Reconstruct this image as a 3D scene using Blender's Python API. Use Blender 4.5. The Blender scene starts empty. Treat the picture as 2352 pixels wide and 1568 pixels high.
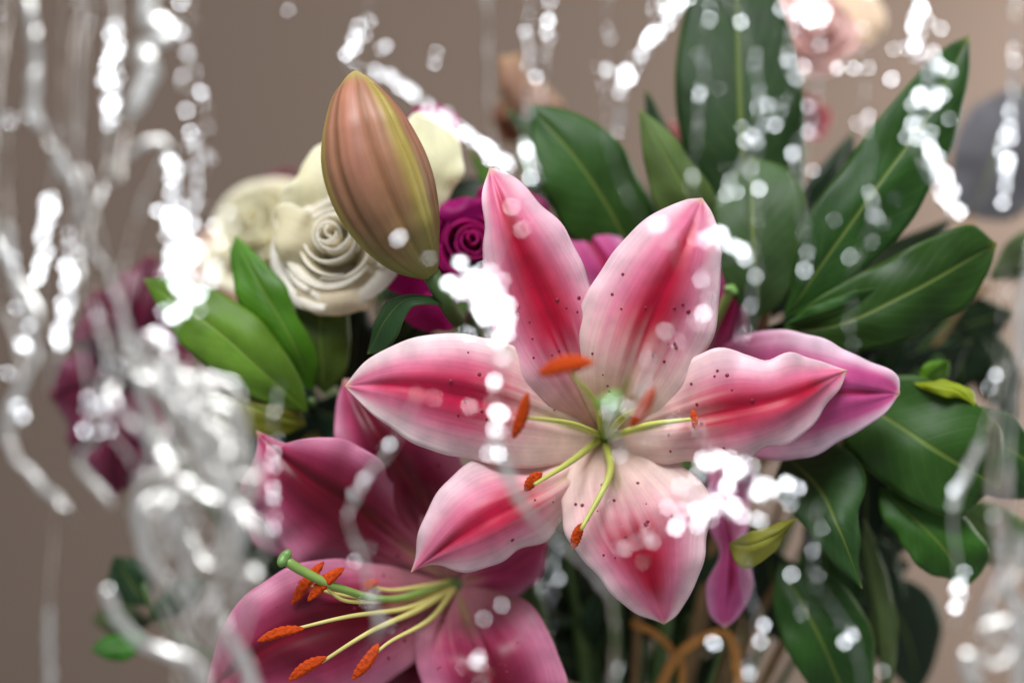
import bpy, math, random
import numpy as np
from mathutils import Vector, Matrix
S = bpy.context.scene
COL = S.collection
# ---------------------------------------------------------------- camera, light, exposure
CAM_D = 0.51                       # metres from the lens to the main lily
CAM_H = 0.34                       # lens height
cd = bpy.data.cameras.new('camera'); cam = bpy.data.objects.new('camera', cd); COL.objects.link(cam)
cam.location = (0, -CAM_D, CAM_H); cam.rotation_euler = (math.radians(90), 0, 0)
cd.lens = 50; cd.sensor_width = 36; cd.clip_start = 0.02; cd.clip_end = 50
cd.dof.use_dof = True; cd.dof.focus_distance = CAM_D + 0.004
cd.dof.aperture_fstop = 1.6; cd.dof.aperture_blades = 8; cd.dof.aperture_rotation = 0.3
S.camera = cam
w = bpy.data.worlds.new('World'); S.world = w; w.use_nodes = True
w.node_tree.nodes['Background'].inputs[0].default_value = (0.93, 0.96, 1.0, 1)
w.node_tree.nodes['Background'].inputs[1].default_value = 0.34

def area(name, loc, target, sx, sy, power, col):
    l = bpy.data.lights.new(name, 'AREA'); l.shape = 'RECTANGLE'; l.size = sx; l.size_y = sy
    l.energy = power; l.color = col
    o = bpy.data.objects.new(name, l); COL.objects.link(o); o.location = loc
    o.rotation_euler = (Vector(target) - Vector(loc)).to_track_quat('-Z', 'Y').to_euler()
    return o
KEY = Vector((-0.22, -0.88, 1.72))
area('window_light', KEY, (0, 0, CAM_H), 1.0, 0.8, 40, (0.95, 0.97, 1.0))
area('wall_wash_light', (1.05, 0.47, 0.50), (0.35, 0.78, 0.34), 0.30, 0.8, 14.5, (1.0, 0.965, 0.93)).data.spread = math.radians(120)  # added lamp out of view, brightens the right side of the wall
S.view_settings.view_transform = 'Standard'; S.view_settings.look = 'None'
S.view_settings.exposure = 0.3; S.view_settings.gamma = 1.0; S.view_settings.use_curve_mapping = False
S.render.engine = 'CYCLES'
S.cycles.use_denoising = True
S.cycles.max_bounces = 6; S.cycles.transparent_max_bounces = 4
S.cycles.sample_clamp_indirect = 6
S.cycles.caustics_reflective = False; S.cycles.caustics_refractive = False
S.cycles.use_adaptive_sampling = False

# ---------------------------------------------------------------- helpers
K = 36 / 50 / 2352.0
def at(u, v, y=0.0):
    """a point y centimetres behind the plane of the main lily"""
    d = CAM_D + y * 0.01
    return np.array([(u - 1176) * K * d, y * 0.01, CAM_H + (784 - v) * K * d])
def C(r, g, b):
    f = lambda c: (c / 255 / 12.92) if c <= 10 else ((c / 255 + .055) / 1.055) ** 2.4
    return np.array([f(r), f(g), f(b)])
def cr(P, n):
    """Catmull-Rom through P, n points evenly spaced along its length"""
    P = np.asarray(P, float)
    if len(P) == 2: Q = P[0] + (P[1] - P[0]) * np.linspace(0, 1, 60)[:, None]
    else:
        E = np.vstack([2 * P[0] - P[1], P, 2 * P[-1] - P[-2]]); out = []
        for i in range(len(P) - 1):
            a, b, c, d = E[i:i + 4]; t = np.linspace(0, 1, 24, endpoint=False)[:, None]
            out.append(.5 * (2 * b + (c - a) * t + (2 * a - 5 * b + 4 * c - d) * t ** 2 + (3 * b - a - 3 * c + d) * t ** 3))
        Q = np.vstack(out + [P[-1:]])
    s = np.r_[0, np.cumsum(np.linalg.norm(np.diff(Q, axis=0), axis=1))]
    x = np.linspace(0, s[-1], n)
    return np.stack([np.interp(x, s, Q[:, k]) for k in range(Q.shape[1])], 1)
def sst(a, b, x):
    t = np.clip((x - a) / (b - a), 0, 1); return t * t * (3 - 2 * t)
def mixc(a, b, m): return a + (b - a) * m[..., None]
def unit(v): return v / (np.linalg.norm(v) + 1e-12)

def obj(name, mesh, parent=None):
    o = bpy.data.objects.new(name, mesh); COL.objects.link(o)
    if parent is not None: o.parent = parent
    return o
def origin(p):
    o = np.zeros(3)
    while p is not None:
        o = o + np.array(p.location); p = p.parent
    return o
def thing(name, label, cat, base, group=None):
    o = obj(name, None); o.location = tuple(base); o.empty_display_size = .01
    o['label'] = label; o['category'] = cat
    if group: o['group'] = group
    return o
def tag(o, label, cat, group=None):
    o['label'] = label; o['category'] = cat
    if group: o['group'] = group
    return o
def grid_mesh(name, P, mat, parent, pig=None, close=False, smooth=True, thick=0):
    N, M = P.shape[:2]; org = origin(parent)
    V = (P - org).reshape(-1, 3)
    idx = np.arange(N * M).reshape(N, M)
    if close: idx = np.hstack([idx, idx[:, :1]])
    F = np.stack([idx[:-1, :-1], idx[:-1, 1:], idx[1:, 1:], idx[1:, :-1]], -1).reshape(-1, 4)
    me = bpy.data.meshes.new(name); me.from_pydata(V.tolist(), [], F.tolist())
    MM = idx.shape[1]
    uu, vv = np.meshgrid(np.linspace(0, 1, MM), np.linspace(0, 1, N))
    UV = np.stack([uu, vv], -1)
    Q = np.stack([UV[:-1, :-1], UV[:-1, 1:], UV[1:, 1:], UV[1:, :-1]], 2).reshape(-1)
    me.uv_layers.new(name='UVMap').data.foreach_set('uv', Q.astype(np.float32))
    if pig is not None:
        a = me.color_attributes.new('pigment', 'FLOAT_COLOR', 'POINT')
        c = np.ones((N * M, 4), np.float32); c[:, :3] = np.broadcast_to(pig, (N, M, 3)).reshape(-1, 3)
        a.data.foreach_set('color', c.ravel())
    if smooth: me.shade_smooth()
    me.materials.append(mat); me.update()
    o = obj(name, me, parent)
    if thick:
        m = o.modifiers.new('thickness', 'SOLIDIFY'); m.thickness = thick; m.offset = 0
    return o
def tube(name, pts, rad, mat, parent, seg=10, n=24, pig=None, flat=1.0):
    Q = cr(pts, n); r = np.interp(np.linspace(0, 1, n), np.linspace(0, 1, len(rad)), rad)
    T = np.gradient(Q, axis=0); T /= np.linalg.norm(T, axis=1)[:, None] + 1e-12
    up = np.array([.3, -.8, .5]); A = np.linspace(0, 2 * math.pi, seg, endpoint=False)
    P = np.zeros((n, seg, 3))
    for i in range(n):
        a = unit(np.cross(T[i], up)); b = np.cross(T[i], a)
        P[i] = Q[i] + r[i] * (np.cos(A)[:, None] * a + flat * np.sin(A)[:, None] * b)
    P = np.concatenate([np.broadcast_to(Q[0], (1, seg, 3)), P, np.broadcast_to(Q[-1], (1, seg, 3))])
    return grid_mesh(name, P, mat, parent, pig, close=True)

def surf(M, L, R, n, m, eL, eR, groove=0, ruffle=0, freq=4, rng=None, lift=0):
    """lofted sheet through left edge, midrib and right edge (pixel outline + depth in cm)"""
    Mm = cr(M, n); t = np.linspace(0, 1, n)
    def edge(E, e):
        Q = cr([M[0][:2]] + [tuple(p[:2]) for p in E] + [M[-1][:2]], n)
        y = Mm[:, 2] + e * np.sin(math.pi * np.clip(t, 0, 1)) ** .8
        return np.array([at(Q[i, 0], Q[i, 1], y[i]) for i in range(n)])
    PL, PR = edge(L, eL), edge(R, eR); PM = np.array([at(*q) for q in Mm])
    s = np.linspace(-1, 1, m)[None, :, None]
    P = PL[:, None] * (s * (s - 1) / 2) + PM[:, None] * (1 - s * s) + PR[:, None] * (s * (s + 1) / 2)
    N = np.cross(np.gradient(P, axis=1), np.gradient(P, axis=0)); N /= np.linalg.norm(N, axis=2)[..., None] + 1e-12
    fc = np.sign((N * (np.array([0, -CAM_D, CAM_H]) - P)).sum(-1).mean() or 1)
    N *= fc                                               # towards the viewer's side of the bouquet
    s2, t2 = s[..., 0], t[:, None]; env = np.sin(math.pi * np.clip(t2, 0, 1)) ** .6
    D = -groove * .7 * np.exp(-(s2 / .13) ** 2) * sst(0, .2, t2) * (1 - sst(.85, 1, t2))
    D = D + .22 * groove * (np.exp(-((abs(s2) - .25) / .1) ** 2)) * env
    D = D + lift * (1 - s2 ** 2) * env
    if rng is not None:
        ns = min(.00028, .0045 * np.linalg.norm(PM[-1] - PM[0]) * (.4 + .6 * rng.random()))
        for _ in range(7):
            D = D + ns * np.sin(rng.uniform(3, 16) * t2 + rng.uniform(-7, 7) * s2 + rng.uniform(0, 6.3)) * env
    if ruffle:
        ph = rng.uniform(0, 6.3, 6)
        w_ = np.where(s2 < 0, np.sin(2 * math.pi * freq * t2 + ph[0]) + .5 * np.sin(2 * math.pi * freq * 2.3 * t2 + ph[1]),
                      np.sin(2 * math.pi * freq * 1.13 * t2 + ph[2]) + .5 * np.sin(2 * math.pi * freq * 2.1 * t2 + ph[3]))
        D = D + min(ruffle, .03 * np.linalg.norm(PM[-1] - PM[0])) * w_ * np.abs(s2) ** 3 * env
        D = D + .35 * ruffle * np.sin(5 * t2 + 3 * s2 + ph[4]) * env
    return P + N * D[..., None], N, t2, s2

# ---------------------------------------------------------------- materials
def newmat(name):
    m = bpy.data.materials.new(name); m.use_nodes = True
    nt = m.node_tree; b = nt.nodes['Principled BSDF']
    return m, nt, b
def node(nt, t, **kw):
    n = nt.nodes.new(t)
    for k, v in kw.items(): setattr(n, k, v)
    return n
def petal_mat(name, rough=.42, trans=.28, scale=(46, 2.2, 1), amount=.11, bump=.08, mott=.14):
    m, nt, b = newmat(name); L = nt.links.new
    at_ = node(nt, 'ShaderNodeAttribute', attribute_name='pigment')
    uv = node(nt, 'ShaderNodeUVMap'); mp = node(nt, 'ShaderNodeMapping'); mp.inputs['Scale'].default_value = scale
    L(uv.outputs[0], mp.inputs[0])
    nz = node(nt, 'ShaderNodeTexNoise'); nz.inputs['Scale'].default_value = 1; nz.inputs['Detail'].default_value = 4
    L(mp.outputs[0], nz.inputs['Vector'])
    r = node(nt, 'ShaderNodeMapRange'); r.inputs['From Min'].default_value = .3; r.inputs['From Max'].default_value = .7
    r.inputs['To Min'].default_value = 1 - amount; r.inputs['To Max'].default_value = 1 + amount * .5
    L(nz.outputs[0], r.inputs[0])
    n2 = node(nt, 'ShaderNodeTexNoise'); n2.inputs['Scale'].default_value = 130; n2.inputs['Detail'].default_value = 3
    tc = node(nt, 'ShaderNodeTexCoord'); L(tc.outputs['Object'], n2.inputs['Vector'])
    r2 = node(nt, 'ShaderNodeMapRange'); r2.inputs['From Min'].default_value = .3; r2.inputs['From Max'].default_value = .7
    r2.inputs['To Min'].default_value = 1 - mott; r2.inputs['To Max'].default_value = 1 + mott * .6
    L(n2.outputs[0], r2.inputs[0])
    mu = node(nt, 'ShaderNodeMath', operation='MULTIPLY'); L(r.outputs[0], mu.inputs[0]); L(r2.outputs[0], mu.inputs[1])
    vm = node(nt, 'ShaderNodeVectorMath', operation='SCALE'); L(at_.outputs['Color'], vm.inputs[0]); L(mu.outputs[0], vm.inputs['Scale'])
    L(vm.outputs[0], b.inputs['Base Color'])
    b.inputs['Roughness'].default_value = rough; b.inputs['Specular IOR Level'].default_value = .35
    bp = node(nt, 'ShaderNodeBump'); bp.inputs['Strength'].default_value = bump; bp.inputs['Distance'].default_value = .0008
    L(nz.outputs[0], bp.inputs['Height']); L(bp.outputs[0], b.inputs['Normal'])
    tr = node(nt, 'ShaderNodeBsdfTranslucent'); L(vm.outputs[0], tr.inputs[0])
    mx = node(nt, 'ShaderNodeMixShader'); mx.inputs[0].default_value = trans
    L(b.outputs[0], mx.inputs[1]); L(tr.outputs[0], mx.inputs[2]); L(mx.outputs[0], nt.nodes['Material Output'].inputs[0])
    return m
M_PETAL = petal_mat('lily_petal', rough=.4, trans=.34)
M_ROSE = petal_mat('rose_petal', rough=.55, trans=.55, scale=(26, 3, 1), amount=.07, bump=.1, mott=.06)
M_BUD = petal_mat('lily_bud_skin', rough=.42, trans=.05, scale=(60, 2.0, 1), amount=.25, bump=.18, mott=.1)
def leaf_mat():
    m, nt, b = newmat('glossy_leaf'); L = nt.links.new
    at_ = node(nt, 'ShaderNodeAttribute', attribute_name='pigment')
    uv = node(nt, 'ShaderNodeUVMap'); sp = node(nt, 'ShaderNodeSeparateXYZ'); L(uv.outputs[0], sp.inputs[0])
    def mth(op, a, c=None):
        n = node(nt, 'ShaderNodeMath', operation=op)
        for i, x in enumerate((a, c)):
            if x is None: continue
            if isinstance(x, (int, float)): n.inputs[i].default_value = x
            else: L(x, n.inputs[i])
        return n.outputs[0]
    s = mth('ABSOLUTE', mth('SUBTRACT', sp.outputs[0], .5))
    rib = node(nt, 'ShaderNodeMapRange', interpolation_type='SMOOTHSTEP'); L(s, rib.inputs[0])
    rib.inputs['From Min'].default_value = .008; rib.inputs['From Max'].default_value = .034
    rib.inputs['To Min'].default_value = 1; rib.inputs['To Max'].default_value = 0
    nz = node(nt, 'ShaderNodeTexNoise'); nz.inputs['Scale'].default_value = 60; nz.inputs['Detail'].default_value = 4
    tc = node(nt, 'ShaderNodeTexCoord'); L(tc.outputs['Object'], nz.inputs['Vector'])
    ve = mth('SINE', mth('ADD', mth('MULTIPLY', mth('SUBTRACT', sp.outputs[1], mth('MULTIPLY', s, .55)), 75.), mth('MULTIPLY', nz.outputs[0], 5.)))
    vr = node(nt, 'ShaderNodeMapRange'); L(ve, vr.inputs[0])
    vr.inputs['From Min'].default_value = .8; vr.inputs['From Max'].default_value = 1
    vr.inputs['To Min'].default_value = 0; vr.inputs['To Max'].default_value = .11
    r2 = node(nt, 'ShaderNodeMapRange'); r2.inputs['From Min'].default_value = .3; r2.inputs['From Max'].default_value = .7
    r2.inputs['To Min'].default_value = .72; r2.inputs['To Max'].default_value = 1.2; L(nz.outputs[0], r2.inputs[0])
    vm = node(nt, 'ShaderNodeVectorMath', operation='SCALE'); L(at_.outputs['Color'], vm.inputs[0]); L(r2.outputs[0], vm.inputs['Scale'])
    edge = node(nt, 'ShaderNodeMapRange', interpolation_type='SMOOTHSTEP'); L(s, edge.inputs[0])
    edge.inputs['From Min'].default_value = .488; edge.inputs['From Max'].default_value = .498
    rt = mth('MAXIMUM', mth('MAXIMUM', rib.outputs[0], mth('MULTIPLY', edge.outputs[0], .8)), vr.outputs[0])
    lt = node(nt, 'ShaderNodeMix', data_type='RGBA')
    L(mth('MULTIPLY', rt, .6), lt.inputs[0]); L(vm.outputs[0], lt.inputs[6])
    sc = node(nt, 'ShaderNodeMix', data_type='RGBA'); sc.inputs[0].default_value = .55
    sc.inputs[7].default_value = (.26, .33, .06, 1); L(vm.outputs[0], sc.inputs[6]); L(sc.outputs[2], lt.inputs[7])
    L(lt.outputs[2], b.inputs['Base Color'])
    rr = node(nt, 'ShaderNodeMapRange'); L(nz.outputs[0], rr.inputs[0]); rr.inputs['From Min'].default_value = .3; rr.inputs['From Max'].default_value = .7
    rr.inputs['To Min'].default_value = .36; rr.inputs['To Max'].default_value = .6
    L(rr.outputs[0], b.inputs['Roughness']); b.inputs['Specular IOR Level'].default_value = .27
    h = mth('ADD', mth('MULTIPLY', rib.outputs[0], -1.2), mth('ADD', mth('MULTIPLY', vr.outputs[0], -1.), mth('MULTIPLY', nz.outputs[0], .6)))
    bp = node(nt, 'ShaderNodeBump'); bp.inputs['Strength'].default_value = .35; bp.inputs['Distance'].default_value = .001
    L(h, bp.inputs['Height']); L(bp.outputs[0], b.inputs['Normal'])
    tr = node(nt, 'ShaderNodeBsdfTranslucent'); L(lt.outputs[2], tr.inputs[0])
    mx = node(nt, 'ShaderNodeMixShader'); mx.inputs[0].default_value = .18
    L(b.outputs[0], mx.inputs[1]); L(tr.outputs[0], mx.inputs[2]); L(mx.outputs[0], nt.nodes['Material Output'].inputs[0])
    return m
M_LEAF = leaf_mat()
def plain(name, col, rough=.5, nscale=300, amt=.25, bump=.2, metal=0, spec=.4):
    m, nt, b = newmat(name); L = nt.links.new
    nz = node(nt, 'ShaderNodeTexNoise'); nz.inputs['Scale'].default_value = nscale; nz.inputs['Detail'].default_value = 4
    tc = node(nt, 'ShaderNodeTexCoord'); L(tc.outputs['Object'], nz.inputs['Vector'])
    mx = node(nt, 'ShaderNodeMix', data_type='RGBA'); L(nz.outputs[0], mx.inputs[0])
    c = np.array(col); mx.inputs[6].default_value = (*(c * (1 - amt)), 1); mx.inputs[7].default_value = (*np.minimum(c * (1 + amt), 1), 1)
    L(mx.outputs[2], b.inputs['Base Color']); b.inputs['Roughness'].default_value = rough
    b.inputs['Metallic'].default_value = metal; b.inputs['Specular IOR Level'].default_value = spec
    if bump:
        bp = node(nt, 'ShaderNodeBump'); bp.inputs['Strength'].default_value = bump; bp.inputs['Distance'].default_value = .001
        L(nz.outputs[0], bp.inputs['Height']); L(bp.outputs[0], b.inputs['Normal'])
    return m
M_ANTHER = plain('orange_pollen', C(182, 66, 22), .9, 700, .6, .9, spec=.1)
M_FIL = plain('pale_green_filament', C(186, 190, 96), .45, 200, .15, .05)
M_STYLE = plain('green_style', C(124, 152, 74), .4, 200, .2, .05)
M_STIG = plain('green_stigma', C(104, 140, 72), .35, 500, .25, .2)
M_STEM = plain('green_stem', C(70, 95, 45), .5, 150, .3, .2)
M_BARK = plain('brown_twig', C(120, 95, 62), .7, 200, .4, .4)
M_SPOT = plain('dark_red_papillae', C(120, 14, 44), .5, 500, .2, 0)
M_RAFFIA = plain('tan_raffia', C(186, 128, 62), .7, 250, .35, .4)
M_FOIL = plain('silver_foil', (.90, .92, .95), .2, 700, .06, .25, metal=1)
M_FOIL_DULL = plain('brushed_silver_foil', (.93, .90, .86), .36, 500, .1, .35, metal=1)
M_WALL = plain('matt_taupe_wall', C(92, 79, 70), .9, 5, .07, .05, spec=.2)

# ---------------------------------------------------------------- the wall behind
def wall():
    Y = .78; me = bpy.data.meshes.new('wall')
    me.from_pydata([(-3, Y, -1.2), (3, Y, -1.2), (3, Y, 2.6), (-3, Y, 2.6), (-3, Y + .1, -1.2), (3, Y + .1, -1.2), (3, Y + .1, 2.6), (-3, Y + .1, 2.6)], [],
                   [(0, 1, 2, 3), (5, 4, 7, 6), (4, 0, 3, 7), (1, 5, 6, 2), (3, 2, 6, 7), (4, 5, 1, 0)])
    me.materials.append(M_WALL); o = obj('wall', me); o['kind'] = 'structure'
wall()
BIND = at(1420, 2230, 7)           # where all the stems are held together, below the picture

# ---------------------------------------------------------------- lilies
def lily_pig(margin=C(244, 212, 220), pink=C(230, 126, 160), red=C(192, 6, 52), throat=C(246, 216, 204), bw=.62,
             band=(.18, .42, .84, .97), thr=(.10, .52), redamt=1.0, mpos=(.42, .97), green=.9):
    def f(t, s, rng):
        a = np.abs(s) + .05 * np.sin(9 * t + rng.uniform(0, 6)) ; t = t + 0 * s
        jag = .035 * np.sin(s * 31 + rng.uniform(0, 6)) + .02 * np.sin(s * 57 + rng.uniform(0, 6))
        tt = t + jag
        c = mixc(np.broadcast_to(pink, t.shape + (3,)), margin, sst(*mpos, a))
        w_ = bw * (.35 + .65 * np.sin(math.pi * np.clip((t - .05) / .9, 0, 1)) ** .8)
        m = (1 - sst(.08, 1.0, a / w_)) ** .6 * sst(band[0], band[1], tt) * (1 - sst(band[2], band[3], t)) * redamt
        c = mixc(c, red, np.clip(m, 0, 1))
        c = mixc(c, throat, 1 - sst(thr[0], thr[1], tt - .1 * np.abs(s)))
        c = mixc(c, C(150, 14, 50), .55 * np.exp(-(s / .035) ** 2) * sst(.3, .5, t) * (1 - sst(.8, .93, t)) * redamt)
        c = mixc(c, C(176, 186, 70), green * np.exp(-(s / .12) ** 2) * (1 - sst(.1, .34, t)))
        c = mixc(c, C(226, 206, 160), .7 * sst(.965, 1, t))
        return c
    return f
def lily_petal(par, M, L, R, pig, seed, eL=.5, eR=.5, groove=.0016, ruffle=.0012, freq=3, spots=26, st=(.16, .62), lift=0, name='petal'):
    rng = np.random.default_rng(seed)
    P, N, t, s = surf(M, L, R, 60, 33, eL, eR, groove, ruffle, freq, rng, lift)
    o = grid_mesh(name, P, M_PETAL, par, pig(t, s, rng), thick=.0005)
    if spots:
        vs, fs = [], []; org = origin(o)
        for _ in range(spots):
            tt = rng.uniform(*st); ss = rng.uniform(-.75, .75)
            if abs(ss) < .1 or rng.random() < .35: continue
            i = tt * 59; j = (ss + 1) / 2 * 32
            i0, j0 = int(i), int(j); p = P[i0, j0] + (P[i0 + 1, j0] - P[i0, j0]) * (i - i0) + (P[i0, j0 + 1] - P[i0, j0]) * (j - j0)
            n = N[i0, j0]; a = unit(np.cross(n, [.3, .2, .9])); b = np.cross(n, a); r = rng.uniform(.0003, .0009)
            k = len(vs); Z = .0003
            for q in range(6):
                vs.append(p + n * Z + r * (math.cos(q * 1.047) * a + math.sin(q * 1.047) * b))
            vs.append(p + n * (Z + r * .7))
            fs += [(k + q, k + (q + 1) % 6, k + 6) for q in range(6)]
        me = bpy.data.meshes.new('papillae'); me.from_pydata([(v - org).tolist() for v in vs], [], fs); me.shade_smooth()
        me.materials.append(M_SPOT); q = obj('papillae', me, o); q['kind'] = 'stuff'
    return o
def anther(par, p0, p1, r, bend=(0, 0, 0)):
    p0, p1 = np.array(p0), np.array(p1); mid = (p0 + p1) / 2 + np.array(bend)
    q = cr([p0, mid, p1], 22); T = np.gradient(q, axis=0); A = np.linspace(0, 2 * math.pi, 16, endpoint=False); P = np.zeros((22, 16, 3))
    for i in range(22):
        x = i / 21; rr = .86 * r * (max(0, 1 - abs(2 * x - 1) ** 2.3)) ** .75 * (1 + .07 * math.sin(i * 2.3) + .05 * math.sin(i * 4.1 + 1))
        T_ = unit(T[i]); a = unit(np.cross(T_, [0, -1, .2])); b = np.cross(T_, a)
        g = 1 - .28 * np.exp(-((np.abs(A - math.pi * 1.5)) / .35) ** 2) - .28 * np.exp(-((np.abs(A - math.pi * .5)) / .35) ** 2)
        P[i] = q[i] + rr * g[:, None] * (np.cos(A)[:, None] * a + .8 * np.sin(A)[:, None] * b)
    return grid_mesh('anther', P, M_ANTHER, par, close=True)
def stamen(par, pts, a0, a1, fr=.0011, ar=.0026, bend=(0, 0, .001), mat=None):
    f = tube('filament', [at(*p) for p in pts], [fr * 1.4, fr * 1.1, fr * .6], mat or M_FIL, par, 8, 24)
    if a0 is not None: anther(f, at(*a0), at(*a1), ar, bend)
    return f
def pistil(par, pts, r=.0016, sr=.0042):
    P = [at(*p) for p in pts]
    f = tube('pistil', P, [r * 1.2, r, r * 1.1, r * 1.5], M_STYLE, par, 10, 26)
    d = unit(P[-1] - P[-2]); a = unit(np.cross(d, [0, .3, 1])); b = np.cross(d, a)
    th, ph = np.meshgrid(np.linspace(0, math.pi, 14), np.linspace(0, 2 * math.pi, 24, endpoint=False), indexing='ij')
    rr = sr * (1 + .22 * np.cos(3 * ph)) * np.sin(th) ** .8
    G = P[-1] + rr[..., None] * (np.cos(ph)[..., None] * a + np.sin(ph)[..., None] * b) + (sr * .62 * np.cos(th) * (1 - .0))[..., None] * d
    G -= d * (.25 * sr * np.cos(3 * ph) * np.sin(th))[..., None] * .0
    grid_mesh('stigma', G, M_STIG, f, close=True)
def stem(par, p0, via=None, r=.003, mat=None, end=None):
    P = [at(*p0)] + ([at(*q) for q in via] if via else []) + [BIND if end is None else end]
    return tube('stem', P, [r * .9, r], mat or M_STEM, par, 8, 20)

LA = thing('lily_flower', 'fully open pink lily with crimson stripes and cream throat, foremost in bouquet', 'lily', at(1392, 1030, 4.2))
pA = lily_pig()
c0 = (1385, 1005, 3.1)
# upper left, upper right, left, right, bottom, lower left
lily_petal(LA, [c0, (1320, 860, .9), (1245, 680, 0.2), (1175, 520, -.1), (1125, 386, .9)],
           [(1290, 950), (1165, 830), (1112, 700), (1103, 590), (1108, 520), (1110, 440)],
           [(1395, 890), (1372, 740), (1352, 640), (1290, 520), (1210, 430), (1160, 395)], lily_pig(margin=C(242, 200, 214), throat=C(228, 178, 176), thr=(.05, .36)), 1, .5, .6, ruffle=.0016)
lily_petal(LA, [c0, (1440, 880, .7), (1500, 720, -.1), (1570, 570, -.2), (1612, 455, 1.0)],
           [(1345, 930), (1310, 830), (1330, 720), (1400, 590), (1490, 500), (1570, 460)],
           [(1470, 985), (1560, 900), (1628, 790), (1655, 680), (1660, 590), (1640, 500)], lily_pig(bw=.52), 2, .55, .6, ruffle=.0008, spots=34)
lily_petal(LA, [c0, (1250, 955, 1.2), (1100, 915, .2), (930, 885, .1), (793, 886, 1.3)],
           [(1370, 1040), (1290, 1066), (1180, 1072), (1060, 1050), (950, 1015), (860, 955)],
           [(1335, 930), (1230, 830), (1130, 780), (1030, 765), (920, 785), (845, 825)], lily_pig(margin=C(248, 226, 228), red=C(206, 24, 76), bw=.6), 3, .7, .5, ruffle=.0008, spots=26)
lily_petal(LA, [c0, (1520, 975, 1.1), (1660, 945, 0), (1800, 915, -.2), (1945, 850, 1.0)],
           [(1440, 960), (1540, 870), (1620, 812), (1690, 800), (1755, 828), (1815, 813), (1880, 826)],
           [(1430, 1045), (1520, 1062), (1640, 1062), (1750, 1042), (1850, 990), (1915, 910)], pA, 4, .5, .7, ruffle=.0016, freq=3.4, spots=20)
lily_petal(LA, [c0, (1410, 1100, 1.6), (1450, 1200, .6), (1490, 1310, .4), (1525, 1432, 1.6)],
           [(1320, 1030), (1284, 1085), (1290, 1160), (1312, 1240), (1370, 1320), (1450, 1400)],
           [(1490, 1030), (1580, 1080), (1632, 1150), (1622, 1250), (1600, 1330), (1562, 1405)], lily_pig(margin=C(246, 216, 222), bw=.62, band=(.3, .6, .8, .96), thr=(.1, .6)), 5, .6, .6, ruffle=.001, spots=34)
lily_petal(LA, [c0, (1310, 1090, 2.0), (1200, 1150, .8), (1080, 1215, .3), (945, 1312, 1.2)],
           [(1290, 1180), (1215, 1255), (1130, 1302), (1050, 1302), (985, 1298)],
           [(1260, 1030), (1110, 1062), (1040, 1092), (990, 1155), (965, 1240)], lily_pig(bw=.5, red=C(200, 20, 64)), 6, .9, .7, ruffle=.0018, freq=2.6, spots=10, st=(.3, .6))
# stamens
stamen(LA, [(1385, 1000, 2.8), (1370, 930, .3), (1315, 860, -4.6)], (1234, 860, -4.4), (1366, 832, -5.2), .0011, .0034, (0, 0, .0015))
stamen(LA, [(1380, 1000, 2.7), (1310, 972, .2), (1206, 958, -2.2)], (1212, 900, -2.6), (1178, 1008, -2.0), .0009, .0025, (.0006, 0, 0))
stamen(LA, [(1375, 1010, 2.7), (1310, 1060, .9), (1228, 1112, -.6)], (1246, 1085, -.2), (1205, 1128, .1), .0011, .0024)
stamen(LA, [(1395, 1000, 2.8), (1430, 960, .6), (1470, 935, -3.8)], (1502, 888, -4.2), (1448, 982, -3.6), .0011, .0026, (.0005, 0, 0))
stamen(LA, [(1400, 1005, 2.7), (1490, 975, .6), (1590, 962, 0)], (1590, 940, 0), (1598, 985, 0), .0011, .0016)
stamen(LA, [(1392, 1020, 2.7), (1400, 1090, 1.0), (1335, 1215, -.2)], (1338, 1200, .2), (1315, 1262, .5), .0012, .0022)
pistil(LA, [(1388, 1005, 2.9), (1392, 975, .6), (1398, 945, -3), (1402, 925, -5.4)], .0014, .004)
stem(LA, (1392, 1020, 4.0), [(1410, 1300, 7)], .0035)

LB = thing('lily_flower', 'shaded dusky pink lily facing sideways with long orange anthers, under the open lily', 'lily', at(1035, 1345, 5.6))
pk = dict(margin=C(208, 130, 160), pink=C(180, 62, 104), red=C(112, 4, 34), throat=C(196, 128, 138), green=.5, thr=(.04, .34))  # pigments darkened; shade under the open lily is put into them
b0 = (1040, 1340, 5.4)
# petal behind on the left, its shade put into a darker pink
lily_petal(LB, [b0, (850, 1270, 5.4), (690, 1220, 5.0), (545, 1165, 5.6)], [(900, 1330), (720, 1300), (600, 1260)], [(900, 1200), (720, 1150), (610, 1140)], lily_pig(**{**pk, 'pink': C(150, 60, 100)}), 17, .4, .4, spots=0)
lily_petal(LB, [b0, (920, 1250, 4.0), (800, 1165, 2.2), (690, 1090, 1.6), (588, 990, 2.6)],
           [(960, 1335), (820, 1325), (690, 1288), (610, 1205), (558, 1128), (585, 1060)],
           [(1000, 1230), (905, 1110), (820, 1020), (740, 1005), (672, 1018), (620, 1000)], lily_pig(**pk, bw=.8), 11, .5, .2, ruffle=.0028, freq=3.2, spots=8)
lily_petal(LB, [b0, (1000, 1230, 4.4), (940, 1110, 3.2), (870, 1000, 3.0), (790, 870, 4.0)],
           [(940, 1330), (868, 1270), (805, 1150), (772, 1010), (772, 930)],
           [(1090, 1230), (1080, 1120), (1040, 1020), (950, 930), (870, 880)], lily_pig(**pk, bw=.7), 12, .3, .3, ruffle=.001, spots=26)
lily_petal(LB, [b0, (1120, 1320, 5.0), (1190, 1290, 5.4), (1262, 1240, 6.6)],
           [(1090, 1370), (1170, 1372), (1235, 1330)], [(1090, 1250), (1150, 1210), (1220, 1210)], lily_pig(**{**pk, 'red': C(180, 50, 100)}, bw=.4), 13, .3, .5, ruffle=.001, spots=4)
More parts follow.
